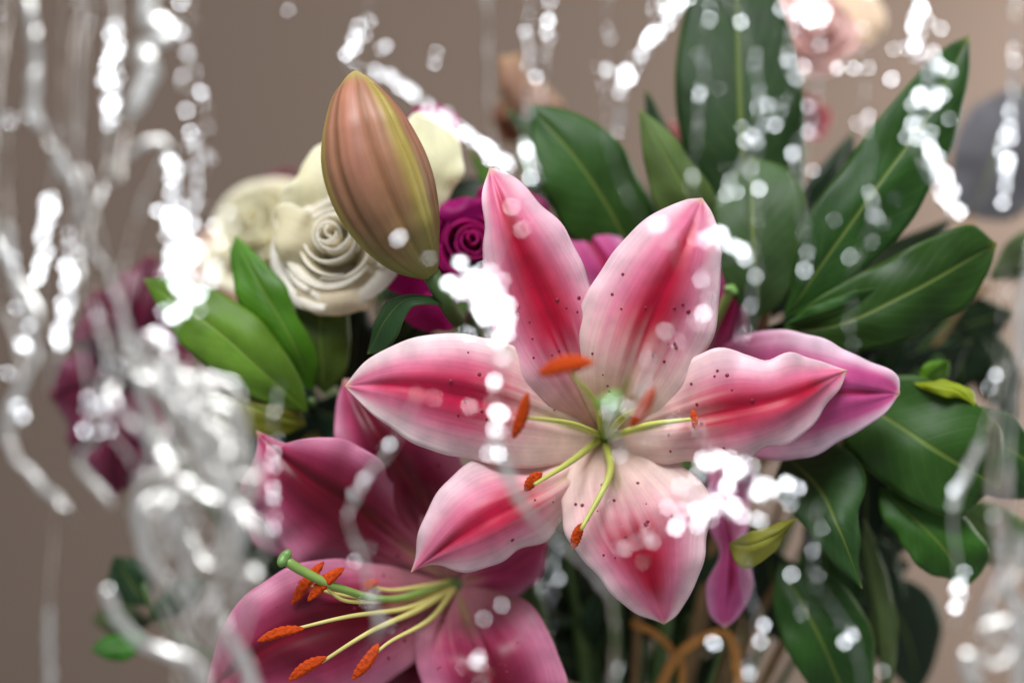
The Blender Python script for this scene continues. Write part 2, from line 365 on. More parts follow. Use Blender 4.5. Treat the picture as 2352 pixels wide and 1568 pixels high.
lily_petal(LB, [b0, (900, 1390, 3.2), (740, 1440, 1.2), (600, 1500, .8), (470, 1590, 1.8)],
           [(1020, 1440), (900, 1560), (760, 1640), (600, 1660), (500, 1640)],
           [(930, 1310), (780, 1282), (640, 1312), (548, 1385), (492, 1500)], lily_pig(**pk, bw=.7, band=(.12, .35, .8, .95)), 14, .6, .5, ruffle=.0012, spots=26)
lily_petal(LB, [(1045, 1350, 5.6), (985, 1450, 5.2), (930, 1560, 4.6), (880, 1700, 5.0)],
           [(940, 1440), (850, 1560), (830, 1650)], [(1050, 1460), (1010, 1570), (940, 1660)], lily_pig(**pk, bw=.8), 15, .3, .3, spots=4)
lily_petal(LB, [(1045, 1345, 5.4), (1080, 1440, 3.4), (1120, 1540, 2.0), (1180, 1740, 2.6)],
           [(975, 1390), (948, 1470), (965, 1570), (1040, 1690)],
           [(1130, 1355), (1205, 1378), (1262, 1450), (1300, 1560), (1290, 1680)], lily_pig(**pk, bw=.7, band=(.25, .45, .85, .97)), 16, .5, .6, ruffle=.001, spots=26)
fm = plain('olive_cream_filament', C(196, 186, 110), .45, 200, .15, .05)
st_ = lambda *a, **k: stamen(LB, *a, **k, mat=fm)
st_([(1040, 1340, 5.2), (930, 1370, 3), (800, 1380, .9), (745, 1345, .3)], (792, 1302, .3), (706, 1380, .4), .0010, .0026, (.0, 0, .0012))
st_([(1035, 1345, 5.2), (920, 1375, 3), (780, 1365, 1.4), (705, 1340, .9)], (745, 1288, 1.0), (670, 1388, .9), .0009, .0025)
st_([(1035, 1350, 5.2), (940, 1395, 3), (800, 1415, .8), (660, 1448, .1)], (590, 1472, .1), (700, 1442, .1), .0009, .0022)
st_([(1040, 1350, 5.2), (960, 1400, 3), (850, 1450, .6), (735, 1522, .2)], (662, 1562, .3), (752, 1508, .2), .0010, .0025)
st_([(1045, 1350, 5.2), (990, 1420, 3), (900, 1470, .6), (862, 1500, .0)], (870, 1476, 0), (808, 1560, 0), .0009, .0025, (.0008, 0, 0))
st_([(1040, 1335, 5.2), (980, 1345, 4), (900, 1355, 3), (850, 1345, 2.6)], (868, 1335, 2.6), (830, 1362, 2.8), .0009, .0022)
pistil(LB, [(1040, 1335, 5.2), (900, 1375, 2.4), (780, 1350, .6), (690, 1308, .1), (652, 1282, 0)], .0013, .0032)
stem(LB, (1040, 1340, 5.2), [(1180, 1480, 8)], .0035)

LC = thing('lily_flower', 'magenta pink lily turned away, half hidden behind the open lily', 'lily', at(1600, 900, 9))
pm = dict(margin=C(222, 150, 190), pink=C(204, 84, 146), red=C(168, 24, 84), throat=C(200, 110, 150), green=.2)
k0 = (1600, 900, 8.4)
lily_petal(LC, [k0, (1740, 905, 3.6), (1900, 900, 1.4), (2066, 904, 1.6)],
           [(1660, 800), (1720, 768), (1800, 757), (1900, 785), (1985, 822), (2056, 860)],
           [(1660, 1010), (1750, 1056), (1850, 1050), (1950, 1005), (2030, 945)], lily_pig(**{**pm, 'margin': C(240, 212, 226)}, bw=.16, mpos=(.55, .98)), 21, .5, .5, ruffle=.0012, spots=0)
lily_petal(LC, [k0, (1650, 780, 6.6), (1685, 680, 5.6), (1700, 590, 6)], [(1600, 760), (1620, 650), (1660, 590)], [(1710, 790), (1715, 690), (1712, 620)], lily_pig(**pm, bw=.3), 22, .4, .4, spots=0)
lily_petal(LC, [k0, (1480, 760, 6.0), (1400, 620, 5.0), (1310, 490, 5.6)], [(1420, 800), (1340, 680), (1285, 560)], [(1500, 700), (1450, 580), (1385, 505)], lily_pig(**pm, bw=.3), 23, .4, .4, spots=0)
lily_petal(LC, [k0, (1650, 1060, 6.0), (1668, 1180, 4.6), (1680, 1310, 3.6), (1665, 1442, 4.0)],
           [(1620, 1050), (1622, 1180), (1648, 1270), (1622, 1340), (1630, 1410)],
           [(1720, 1060), (1720, 1200), (1700, 1260), (1735, 1335), (1700, 1410)], lily_pig(**pm, bw=.28, band=(.2, .3, .8, .9)), 24, .1, .5, ruffle=.001, spots=0)
pistil(LC, [(1600, 900, 8), (1620, 800, 6), (1655, 715, 4.6), (1680, 664, 3.9)], .0013, .0026)
stem(LC, k0, None, .0035)

# ---------------------------------------------------------------- lily bud
BU = thing('lily_bud', 'closed pinkish brown lily bud with yellow green ridges in front of white rose', 'flower bud', at(992, 645, .6))
def bud():
    L = cr([(992, 645), (880, 600), (800, 520), (757, 430), (747, 350), (760, 255), (790, 190), (814, 164)], 60)
    R = cr([(998, 645), (1012, 590), (1008, 490), (985, 385), (938, 280), (880, 205), (842, 176), (820, 164)], 60)
    ax = (L + R) / 2; half = np.linalg.norm(R - L, axis=1) / 2
    dep = np.interp(np.linspace(0, 1, 60), [0, .3, .7, 1], [.8, .1, -.1, .2])
    cen = np.array([at(ax[i, 0], ax[i, 1], dep[i]) for i in range(60)]); rad = half * K * CAM_D
    T = np.gradient(cen, axis=0)
    for k in range(3):
        phi0 = math.radians(-48 + 120 * k)
        m = 37; A = np.linspace(-1, 1, m); P = np.zeros((60, m, 3)); x = np.linspace(0, 1, 60)[:, None] + 0 * A[None]; a = A[None] + 0 * x
        env = np.sin(math.pi * np.linspace(0, 1, 60)) ** .5
        prof = 1 - .10 * np.exp(-((np.abs(A) - .42) / .10) ** 2) + .05 * np.exp(-(A / .2) ** 2) + .06 * np.exp(-((np.abs(A) - .9) / .1) ** 2)
        for i in range(60):
            T_ = unit(T[i]); u_ = unit(np.cross(T_, [0, 1, 0])); v_ = np.cross(T_, u_)
            th = phi0 + A * math.radians(61)
            pr = 1 + (prof - 1) * env[i]
            P[i] = cen[i] + rad[i] * pr[:, None] * (np.cos(th)[:, None] * u_ + np.sin(th)[:, None] * v_)
        c = mixc(np.broadcast_to(C(170, 118, 92), a.shape + (3,)), C(146, 92, 80), .5 * sst(.3, .9, np.sin(a * 7 + k) * .5 + .5))
        c = mixc(c, C(132, 104, 64), .75 * (1 - sst(.2, .75, x)))
        c = mixc(c, C(200, 134, 108), np.exp(-(a / .3) ** 2) * .6 * sst(.3, .8, x))
        c = mixc(c, C(128, 84, 50), .75 * np.exp(-((np.abs(a) - .42) / .06) ** 2))
        c = mixc(c, C(178, 160, 76), np.exp(-((np.abs(a) - .93) / .16) ** 2) * .9)
        c = mixc(c, C(142, 142, 74), 1 - sst(.03, .34, x - .1 * np.abs(a)))
        c = mixc(c, C(190, 176, 90), sst(.88, 1, x))
        grid_mesh('tepal', P, M_BUD, BU, c * .84, thick=.0004)
bud()
tube('stem', [at(990, 628, .7), at(1012, 670, .9), at(1045, 730, 2), at(1120, 850, 6), BIND], [.0034, .0024, .0022, .0022, .0024, .0028, .003], M_STEM, BU, 10, 40)

# ---------------------------------------------------------------- roses
def rose(name, label, cat, u, v, y, R, axis, cols, seed, n=24, open_=1.0, group=None, turns=2.4, depth=1.0):
    """petals set in a spiral round an axis; cols = inner, outer, rim colours"""
    rng = np.random.default_rng(seed); c = at(u, v, y); ax = unit(np.array(axis, float))
    a = unit(np.cross(ax, [.1, .2, 1])); b = np.cross(ax, a)
    root = thing(name, label, cat, c - ax * R * .9, group)
    for k in range(n):
        f = (k + .5) / n; r = R * (.05 + .80 * f); phi = k * 2.4 + rng.uniform(-.3, .3)
        span = (4.2 - 2.3 * f) * rng.uniform(.9, 1.1); h = R * depth * (1.12 - .42 * f ** 1.4) * rng.uniform(.94, 1.06)
        flare = R * (.0 + .5 * max(0, f - .25) ** 1.6 * open_) * rng.uniform(.7, 1.3)
        nx, ny = 20, 21; x = np.linspace(0, 1, nx)[:, None]; s = np.linspace(-1, 1, ny)[None]
        th = phi + s * span / 2
        edge = 1 - .16 * np.abs(s) ** 2.6 + .025 * np.sin(s * 7 + rng.uniform(0, 6)) * f
        hh = x * edge
        rr = r * (.30 + .80 * np.sin(np.clip(hh, 0, 1) * 1.75) ** .8) + flare * sst(.55, 1.02, hh) + R * .07 * s * rng.choice([-1, 1])
        zz = h * (hh - .45 * sst(.72, 1.05, hh) * f ** 1.5 * open_) - R * .75
        zz = zz + R * .03 * f * np.sin(s * 5 + rng.uniform(0, 6)) * x
        P = c + rr[..., None] * (np.cos(th)[..., None] * a + np.sin(th)[..., None] * b) + zz[..., None] * ax
        pg = mixc(np.broadcast_to(cols[0] + (cols[1] - cols[0]) * f, (nx, ny, 3)), cols[2], sst(.75, 1, x + 0 * s) * .8)
        pg = mixc(pg, cols[3] if len(cols) > 3 else cols[0], (1 - sst(.0, .45, x + 0 * s)) * .6)
        grid_mesh('petal', P, M_ROSE, root, pg, thick=.0005)
    tube('stem', [c - ax * R * .7, c - ax * R * 1.4 + np.array([0, 0.01, -.02]), BIND], [.003, .003], M_STEM, root, 8, 20)
    return root
def extra_petal(par, M, L, R, col, rim, seed, eL=.3, eR=.3, ruffle=.002, freq=3, mat=None):
    rng = np.random.default_rng(seed)
    P, N, t, s = surf(M, L, R, 36, 21, eL, eR, 0, ruffle, freq, rng)
    t2 = t + 0 * s
    c = mixc(np.broadcast_to(col, t2.shape + (3,)), rim, np.maximum(sst(.75, 1, np.abs(s) + 0 * t), sst(.8, 1, t2)) * .7)
    grid_mesh('petal', P, mat or M_ROSE, par, c, thick=.0006)
W = (C(254, 246, 224), C(254, 250, 240), C(255, 252, 244), C(252, 240, 206))
RW = rose('white_rose', 'creamy white rose in full bloom behind the lily bud', 'rose', 768, 548, 3.4, .0245, (-.10, -1, .30), W, 5, 17, 1.0, depth=.95)
extra_petal(RW, [(880, 560, 4), (960, 450, 4), (1000, 370, 3.8), (1000, 262, 4.4)], [(900, 470), (920, 350), (942, 265)], [(960, 530), (1030, 460), (1060, 380), (1050, 310)], C(248, 246, 214), C(250, 248, 228), 51)
extra_petal(RW, [(790, 560, 4.6), (740, 470, 4.4), (730, 400, 4.2), (752, 325, 4.8)], [(700, 560), (640, 480), (680, 400), (715, 350)], [(840, 500), (830, 400), (790, 330)], C(248, 244, 216), C(250, 248, 228), 52)
extra_petal(RW, [(780, 600, 4.4), (778, 650, 3.4), (780, 690, 3.2), (780, 724, 3.6)], [(700, 630), (682, 670), (695, 705), (740, 725)], [(850, 630), (868, 665), (850, 705), (815, 718)], C(246, 234, 208), C(244, 230, 196), 53, ruffle=.0018, freq=3)
extra_petal(RW, [(760, 600, 4.4), (690, 560, 3.4), (650, 540, 3.3), (632, 500, 4.0)], [(730, 640), (665, 620), (638, 580)], [(740, 520), (680, 470), (645, 470)], C(238, 230, 200), C(244, 240, 220), 54)
MG = (C(150, 4, 90), C(190, 10, 120), C(206, 30, 140), C(90, 2, 50))
RM = rose('magenta_ranunculus', 'deep magenta layered flower between white rose and open lily', 'flower', 1078, 560, 3.8, .018, (.15, -1, .25), MG, 7, 18, .9)
extra_petal(RM, [(1060, 620, 4.6), (980, 620, 3.8), (920, 630, 3.4), (872, 618, 4)], [(1020, 690), (950, 690), (890, 660)], [(1010, 570), (930, 575), (885, 590)], C(196, 10, 128), C(214, 40, 150), 61)
extra_petal(RM, [(1080, 620, 4.4), (1020, 690, 3.6), (980, 720, 3.4), (925, 732, 4)], [(1090, 700), (1050, 752), (985, 762)], [(1020, 650), (960, 690), (935, 710)], C(190, 20, 120), C(206, 50, 140), 62)
extra_petal(RM, [(1090, 560, 4.8), (1060, 500, 4.0), (1050, 480, 3.9), (1040, 460, 4.4)], [(1040, 560), (1008, 520), (1012, 475)], [(1140, 520), (1130, 470), (1080, 456)], C(170, 6, 116), C(190, 20, 130), 63)
extra_petal(RM, [(1110, 580, 5), (1150, 500, 4.6), (1170, 460, 4.6), (1150, 420, 5)], [(1090, 520), (1085, 470), (1105, 430)], [(1220, 560), (1265, 490), (1220, 440)], C(150, 8, 90), C(176, 14, 110), 64)
R2 = rose('magenta_ranunculus', 'deep magenta flower peeping out above the white rose', 'flower', 985, 300, 8, .013, (.1, -1, .4), MG, 8, 16, .6)
RC = rose('cream_rose', 'blurred cream rose with pinkish edge above the bright green leaves', 'rose', 590, 520, 11, .027, (-.2, -1, .4), (C(252, 246, 218), C(252, 248, 228), C(252, 250, 236)), 9, 12, .7)
RQ = rose('cream_rose', 'pale peach rose half hidden by tinsel above the broad green leaf', 'rose', 492, 600, 13, .02, (-.4, -1, .4), (C(250, 214, 198), C(250, 226, 208), C(252, 236, 222)), 19, 12, .7)
RP = rose('pink_rose', 'soft pink rose with cream outer petals above the tall dark leaf', 'rose', 1885, 62, 11, .022, (.2, -1, .2), (C(252, 214, 210), C(252, 226, 220), C(253, 236, 230)), 10, 13, .7)
extra_petal(RP, [(1900, 90, 12), (1960, 60, 11.5), (1990, 30, 11.5), (1990, -20, 12)], [(1920, 20), (1940, -20)], [(1970, 110), (2025, 70), (2025, 10)], C(250, 232, 208), C(252, 238, 222), 71)
extra_petal(RP, [(1880, 90, 12), (1820, 50, 11.5), (1780, 0, 11.5), (1760, -40, 12)], [(1820, 110), (1770, 50)], [(1840, 0), (1800, -50)], C(250, 214, 208), C(252, 228, 222), 72)
rose('pink_rose', 'small pink rose peeping past the edge of the tall dark leaf', 'rose', 1862, 262, 13, .011, (.2, -1, .4), (C(226, 130, 146), C(232, 150, 160), C(236, 176, 180)), 12, 12, .6)
rose('pink_rose', 'dull pink rose glimpsed between the tall leaf and the pale striped leaf', 'rose', 1552, 330, 13, .013, (0, -1, .5), (C(200, 120, 120), C(206, 130, 130), C(214, 150, 150)), 13, 12, .6)
rose('pink_rose', 'small mauve rose just behind the blurred cream rose', 'rose', 650, 440, 14, .012, (0, -1, .4), (C(150, 60, 84), C(160, 70, 92), C(170, 90, 110)), 14, 12, .6)
WB = thing('wilted_rose', 'wilted peach brown rose bud with folded petals above the leaves', 'rose', at(1200, 300, 11))
for k, (M, L, R, c) in enumerate([
    ([(1205, 330, 11.4), (1190, 250, 10.6), (1180, 190, 10.4), (1170, 128, 10.8)], [(1160, 260), (1148, 190), (1142, 140)], [(1225, 260), (1215, 180), (1196, 130)], C(186, 146, 122)),
    ([(1210, 330, 11.4), (1225, 270, 11), (1235, 220, 11), (1240, 190, 11.2)], [(1190, 260), (1195, 200)], [(1290, 300), (1292, 244), (1262, 205)], C(204, 170, 152)),
    ([(1200, 330, 12), (1180, 290, 11.6), (1160, 270, 11.5), (1145, 230, 11.8)], [(1150, 320), (1130, 270)], [(1200, 280), (1180, 240)], C(150, 96, 76))]):
    extra_petal(WB, M, L, R, c, C(206, 176, 130), 80 + k, .6, .6)
tube('stem', [at(1205, 325, 11.4), at(1230, 520, 11), BIND], [.003, .003], M_STEM, WB, 8, 16)

# mauve lily far left behind the tinsel
LD = thing('lily_flower', 'blurred dark mauve lily behind the silver tinsel tangle', 'lily', at(290, 880, 12))
dm = dict(margin=C(124, 60, 84), pink=C(104, 30, 56), red=C(84, 16, 44), throat=C(110, 50, 76), green=.1)
d0 = (290, 880, 11)
for k, (du, dv, w_) in enumerate([(60, -300, 80), (-70, -220, 75), (-180, 30, 85), (-30, 270, 75), (150, -120, 80), (60, 210, 70), (-120, 180, 65)]):
    L_ = math.hypot(du, dv); nx, nv = -dv / L_ * w_, du / L_ * w_
    lily_petal(LD, [d0, (290 + du * .5, 880 + dv * .5, 8.6), (290 + du, 880 + dv, 9.4)],
               [(290 + du * .3 - nx * .8, 880 + dv * .3 - nv * .8), (290 + du * .65 - nx, 880 + dv * .65 - nv)],
               [(290 + du * .3 + nx * .8, 880 + dv * .3 + nv * .8), (290 + du * .65 + nx, 880 + dv * .65 + nv)], lily_pig(**dm, bw=.6), 30 + k, .5, .5, spots=0)
stem(LD, d0, [(600, 1300, 12)], .0035)

# ---------------------------------------------------------------- leaves
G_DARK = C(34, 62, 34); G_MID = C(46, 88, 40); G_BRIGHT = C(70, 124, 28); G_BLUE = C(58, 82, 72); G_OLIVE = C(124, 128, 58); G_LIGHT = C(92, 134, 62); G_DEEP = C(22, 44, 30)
def leaf(par, M, L, R, col, seed, eL=.3, eR=.3, ruffle=.0012, freq=2, lift=0, name='leaf'):
    rng = np.random.default_rng(seed)
    P, N, t, s = surf(M, L, R, 40, 17, eL, eR, .0007, ruffle, freq, rng, lift)
    t2 = t + 0 * s
    c = np.array([.80, .76, .44]) * np.broadcast_to(col, t2.shape + (3,)) * (1 + .12 * np.sin(3 * t2 + 2 * s + rng.uniform(0, 6)))[..., None]
    c = mixc(c, C(150, 150, 60), .6 * sst(.965, 1, t2))
    return grid_mesh(name, P, M_LEAF, par, c, thick=.0004)
def leaf_to(par, b, tip, wid, col, seed, bend=0., belly=0., tilt=.3, e=.25, ruffle=.001):
    """a plain pointed leaf from base to tip, wid = full width in picture units, bend sideways, belly in depth"""
    b = np.array(b, float); tip = np.array(tip, float); d = tip - b; l = math.hypot(d[0], d[1]) + 1e-6
    n = np.array([-d[1] / l, d[0] / l]); ts = [0, .14, .32, .55, .78, 1]; pw = [.05, .42, .88, 1, .62, 0]
    M = [(*(b[:2] + d[:2] * t + n * bend * l * math.sin(math.pi * t)), b[2] + d[2] * t + belly * math.sin(math.pi * t)) for t in ts]
    L = [(m[0] - n[0] * wid / 2 * p, m[1] - n[1] * wid / 2 * p) for m, p in list(zip(M, pw))[1:-1]]
    R = [(m[0] + n[0] * wid / 2 * p, m[1] + n[1] * wid / 2 * p) for m, p in list(zip(M, pw))[1:-1]]
    return leaf(par, M, L, R, col, seed, e - tilt, e + tilt, ruffle)
def branch(label, base, stems, mat=M_BARK, r=.0022, name='leafy_branch', cat='branch', group=None):
    b = thing(name, label, cat, at(*base), group)
    tube('stem', [at(*q) for q in stems] + [BIND], [r * .7, r, r], mat, b, 8, 30)
    return b
# whorl at upper right
B1 = branch('branch with whorl of tall dark glossy leaves fanning out behind the open lily', (1760, 740, 5), [(1762, 700, 4.6), (1745, 780, 5.5), (1700, 1000, 9)], r=.003)
leaf(B1, [(1730, 700, 5.2), (1712, 450, 5.2), (1700, 250, 5.2), (1690, -90, 6.5)], [(1640, 560), (1568, 340), (1550, 180), (1575, 20), (1630, -60)], [(1815, 560), (1852, 380), (1840, 200), (1805, 40), (1750, -60)], C(36, 66, 36), 101, .4, .2, .0008)
leaf(B1, [(1745, 730, 4.4), (1738, 640, 3.8), (1728, 520, 3.8), (1725, 360, 5.0)], [(1690, 690), (1650, 600), (1640, 500), (1665, 420)], [(1800, 690), (1842, 590), (1850, 470), (1810, 390)], C(62, 92, 62), 102, .3, .2, .0006)
leaf(B1, [(1800, 735, 4.2), (1900, 590, 3.4), (2020, 420, 3.4), (2130, 270, 3.8), (2226, 82, 5.0)], [(1815, 640), (1850, 510), (1930, 390), (1990, 310), (2090, 190), (2170, 110)], [(1890, 690), (2000, 610), (2090, 510), (2150, 410), (2195, 320), (2222, 180)], C(38, 78, 32), 103, .3, .2, .001)
leaf_to(B1, (1800, 745, 3.8), (2036, 660, 3.2), 62, C(44, 88, 36), 104, .05, -.2)
leaf(B1, [(1790, 765, 4.2), (1930, 745, 3.4), (2090, 670, 3.0), (2290, 560, 3.6)], [(1860, 700), (1990, 620), (2120, 555), (2230, 515)], [(1870, 800), (1990, 802), (2120, 765), (2215, 710), (2262, 640)], C(40, 76, 24), 105, .2, .3, .0016, 2)
leaf_to(B1, (1740, 760, 5), (1990, 880, 5.5), 150, G_DEEP, 106, -.1)
leaf_to(B1, (1760, 740, 6), (1960, 300, 8.5), 160, C(32, 56, 42), 107, .05)
leaf_to(B1, (1790, 740, 6), (2190, 500, 8), 120, C(60, 78, 66), 108, .06)
leaf_to(B1, (1735, 730, 6), (1480, 205, 6.5), 110, C(34, 62, 46), 109, -.04)
B2 = branch('branch with two pointed leaves rising behind the upper petals of open lily', (1480, 640, 6), [(1480, 620, 6), (1500, 760, 8)])
leaf(B2, [(1470, 620, 6), (1400, 480, 5), (1320, 360, 4.6), (1213, 240, 5.4)], [(1400, 610), (1300, 540), (1250, 420), (1222, 310)], [(1520, 540), (1470, 410), (1390, 300), (1300, 250)], C(50, 90, 44), 111, .3, .3, .0012)
leaf(B2, [(1660, 640, 6), (1590, 470, 4.4), (1530, 360, 4.2), (1468, 250, 4.6)], [(1590, 610), (1510, 480), (1478, 370)], [(1690, 560), (1630, 430), (1540, 310)], C(92, 118, 78), 112, .3, .3, .0006)
leaf_to(B2, (1480, 640, 7), (1420, 380, 7.5), 150, C(36, 70, 36), 113)
leaf_to(B2, (1470, 640, 8), (1160, 250, 9), 90, C(64, 88, 70), 114, .06)
leaf_to(B2, (1450, 640, 8), (1075, 345, 7), 80, C(70, 110, 40), 115, -.1)
# right
B3 = branch('branch with broad wavy edged leaves spreading out past the magenta petal', (1900, 1000, 5), [(2050, 935, 4), (1900, 1030, 6), (1700, 1150, 9)])
leaf(B3, [(1940, 900, 4.2), (2050, 968, 3.2), (2160, 1040, 2.4), (2300, 1120, 2.8)], [(2010, 870), (2120, 868), (2240, 925), (2310, 1010)], [(1930, 1000), (2000, 1085), (2090, 1150), (2200, 1188), (2262, 1142)], C(46, 86, 34), 121, .2, .3, .0016, 2.2)
leaf(B3, [(2120, 960, 4.2), (2240, 990, 3.2), (2320, 1030, 3), (2440, 1120, 4)], [(2200, 930), (2300, 950), (2380, 1010)], [(2180, 1060), (2280, 1140), (2370, 1140)], C(40, 78, 36), 122, .2, .3, .0014)
leaf(B3, [(2100, 880, 3.2), (2150, 886, 2.6), (2200, 898, 2.4), (2243, 935, 2.6)], [(2120, 878), (2180, 876), (2228, 892)], [(2130, 898), (2180, 912), (2220, 918)], C(150, 168, 44), 123, .3, .1, .0004)
leaf_to(B3, (2110, 890, 4), (2180, 828, 4), 60, C(96, 150, 40), 124)
leaf(B3, [(1800, 1040, 5), (1880, 1120, 3.2), (1930, 1220, 2), (1980, 1350, 1.8)], [(1780, 1120), (1840, 1200), (1900, 1280), (1945, 1325)], [(1900, 1010), (1985, 1080), (1975, 1180), (1968, 1270)], C(44, 80, 46), 125, .3, .2, .0008)
leaf(B3, [(2020, 1120, 4.2), (2100, 1190, 3.2), (2170, 1260, 3), (2222, 1345, 3.6)], [(2030, 1190), (2090, 1270), (2130, 1318), (2180, 1330)], [(2120, 1130), (2210, 1180), (2268, 1260), (2262, 1310)], C(52, 100, 38), 126, .2, .3, .002, 2.4)
leaf_to(B3, (2180, 1150, 6), (2420, 1290, 6.5), 130, C(98, 132, 88), 127, .05)
leaf_to(B3, (1990, 1050, 6), (1990, 1260, 6), 120, G_DEEP, 128)
leaf_to(B3, (1950, 1000, 7), (2230, 780, 8), 130, G_DEEP, 129)
leaf_to(B3, (1960, 1020, 8), (2080, 760, 7), 90, C(36, 66, 44), 130)
# small olive leaf
BO = branch('small olive green folded leaf beside the drooping magenta petal', (1720, 1300, 3), [(1712, 1290, 3.2), (1690, 1380, 6)], M_STEM, .0012, 'small_leaf', 'leaf')
leaf(BO, [(1675, 1248, 2.8), (1720, 1252, 1.8), (1775, 1232, 1.6), (1830, 1190, 2.2)], [(1710, 1228), (1770, 1206)], [(1690, 1290), (1722, 1306), (1770, 1270), (1805, 1225)], C(150, 152, 74), 131, .2, .5, .0003)
# bottom right
B4 = branch('branch of drooping dark leaves hanging below the open lily', (1800, 1300, 8), [(1900, 1340, 6.5), (1760, 1380, 8)])
leaf(B4, [(1790, 1290, 5.4), (1850, 1400, 4.4), (1900, 1500, 4.2), (1960, 1640, 5)], [(1775, 1370), (1790, 1450), (1850, 1560), (1900, 1620)], [(1900, 1310), (1990, 1420), (2010, 1540), (1990, 1610)], C(44, 86, 38), 141, .2, .2, .001)
leaf_to(B4, (1985, 1190, 5.2), (2040, 1640, 5.6), 62, C(84, 104, 78), 142, -.03)
leaf_to(B4, (1960, 1300, 9), (2110, 1600, 10), 190, C(44, 66, 58), 143, -.12)
leaf_to(B4, (1900, 1240, 8), (2080, 1370, 8.5), 150, C(36, 64, 46), 144)
leaf_to(B4, (1760, 1250, 8), (1800, 1480, 8), 170, G_DEEP, 145)
leaf_to(B4, (1880, 1230, 7), (1930, 1470, 7), 150, C(36, 70, 34), 146)
# left
B5 = branch('branch with bright yellow green leaves below the white rose', (720, 930, 6), [(715, 920, 4.4), (780, 1050, 8)], M_STEM)
leaf(B5, [(706, 945, 4.2), (600, 850, 3.2), (500, 760, 3.2), (330, 640, 4.6)], [(620, 925), (520, 880), (430, 800), (370, 720)], [(690, 870), (620, 760), (540, 690), (430, 640)], C(92, 132, 48), 151, .2, .3, .001)
leaf(B5, [(722, 900, 4.6), (670, 780, 3.6), (600, 660, 3.6), (540, 540, 4.4)], [(650, 850), (580, 760), (540, 650), (528, 590)], [(730, 820), (690, 730), (640, 640), (585, 580)], C(72, 128, 22), 152, .3, .3, .001)
leaf(B5, [(745, 905, 4.8), (738, 820, 4.2), (735, 750, 4.2), (735, 640, 5)], [(690, 850), (668, 760), (690, 690)], [(790, 860), (806, 770), (785, 690)], C(72, 96, 34), 153, .3, .3, .0006)
leaf(B5, [(704, 975, 4.6), (620, 950, 3.6), (540, 925, 3.6), (432, 908, 4.2)], [(650, 1000), (560, 1008), (490, 975)], [(680, 930), (600, 906), (520, 896)], C(116, 122, 46), 154, .2, .3, .0006)
leaf_to(B5, (800, 930, 6), (830, 690, 6), 120, G_DEEP, 155)
leaf_to(B5, (760, 980, 7), (500, 840, 8), 140, C(20, 44, 38), 156)
leaf_to(B5, (840, 1000, 6), (700, 930, 5.4), 110, C(26, 54, 42), 157, .05)
leaf_to(B5, (800, 1020, 6), (690, 1010, 5.6), 60, C(110, 104, 50), 158)
# leaf of the bud's own stem
leaf(BU, [(1030, 700, 1.2), (975, 684, .6), (925, 690, .6), (880, 740, 1.0), (845, 812, 2)], [(1000, 684), (950, 676), (895, 690), (862, 740)], [(1010, 700), (965, 700), (938, 712), (915, 770), (880, 810)], C(52, 88, 64), 160, .6, -.3, .0003)
# lower left little leaves
B6 = branch('twig with small dark glossy leaves below the tinsel tangle', (330, 1400, 7), [(330, 1340, 7), (380, 1440, 7.5), (620, 1600, 9)], M_STEM, .0014)
leaf_to(B6, (335, 1460, 7), (206, 1490, 6.4), 66, C(52, 112, 38), 161, -.08)
leaf_to(B6, (335, 1390, 7), (262, 1276, 7), 110, C(26, 58, 38), 162)
leaf_to(B6, (340, 1420, 7), (480, 1330, 7.5), 70, C(40, 78, 40), 163)
leaf_to(B6, (350, 1430, 8), (210, 1420, 9), 80, C(70, 84, 66), 164)
# grey leaf far right
B7 = branch('single broad blue grey leaf blurred at the back beside the long dark leaf', (2230, 500, 13), [(2235, 495, 13), (2150, 620, 13), (1900, 900, 12)], M_BARK, .002, 'broad_leaf', 'leaf')
leaf(B7, [(2230, 500, 13), (2270, 400, 12.6), (2310, 300, 12.6), (2340, 200, 13.2)], [(2190, 460), (2190, 340), (2230, 250), (2290, 215)], [(2330, 500), (2420, 400), (2420, 280), (2380, 220)], C(112, 112, 150), 171, .2, .2)
B8 = branch('leafy sprig with pale grey green leaf reaching to the right of the wavy leaves', (2200, 720, 9), [(2270, 660, 8.5), (2120, 850, 9)])
leaf_to(B8, (2270, 640, 8), (2480, 560, 8), 110, C(92, 112, 92), 172, -.08)
leaf_to(B8, (2210, 760, 9), (2070, 800, 9.5), 100, G_DEEP, 173)
leaf_to(B8, (2200, 740, 9), (2210, 900, 9.5), 150, G_DEEP, 174)
leaf_to(B8, (2180, 780, 8), (2060, 900, 7), 44, C(60, 96, 50), 175)
leaf_to(B8, (2240, 720, 9.5), (2330, 980, 10), 110, C(34, 60, 40), 176)
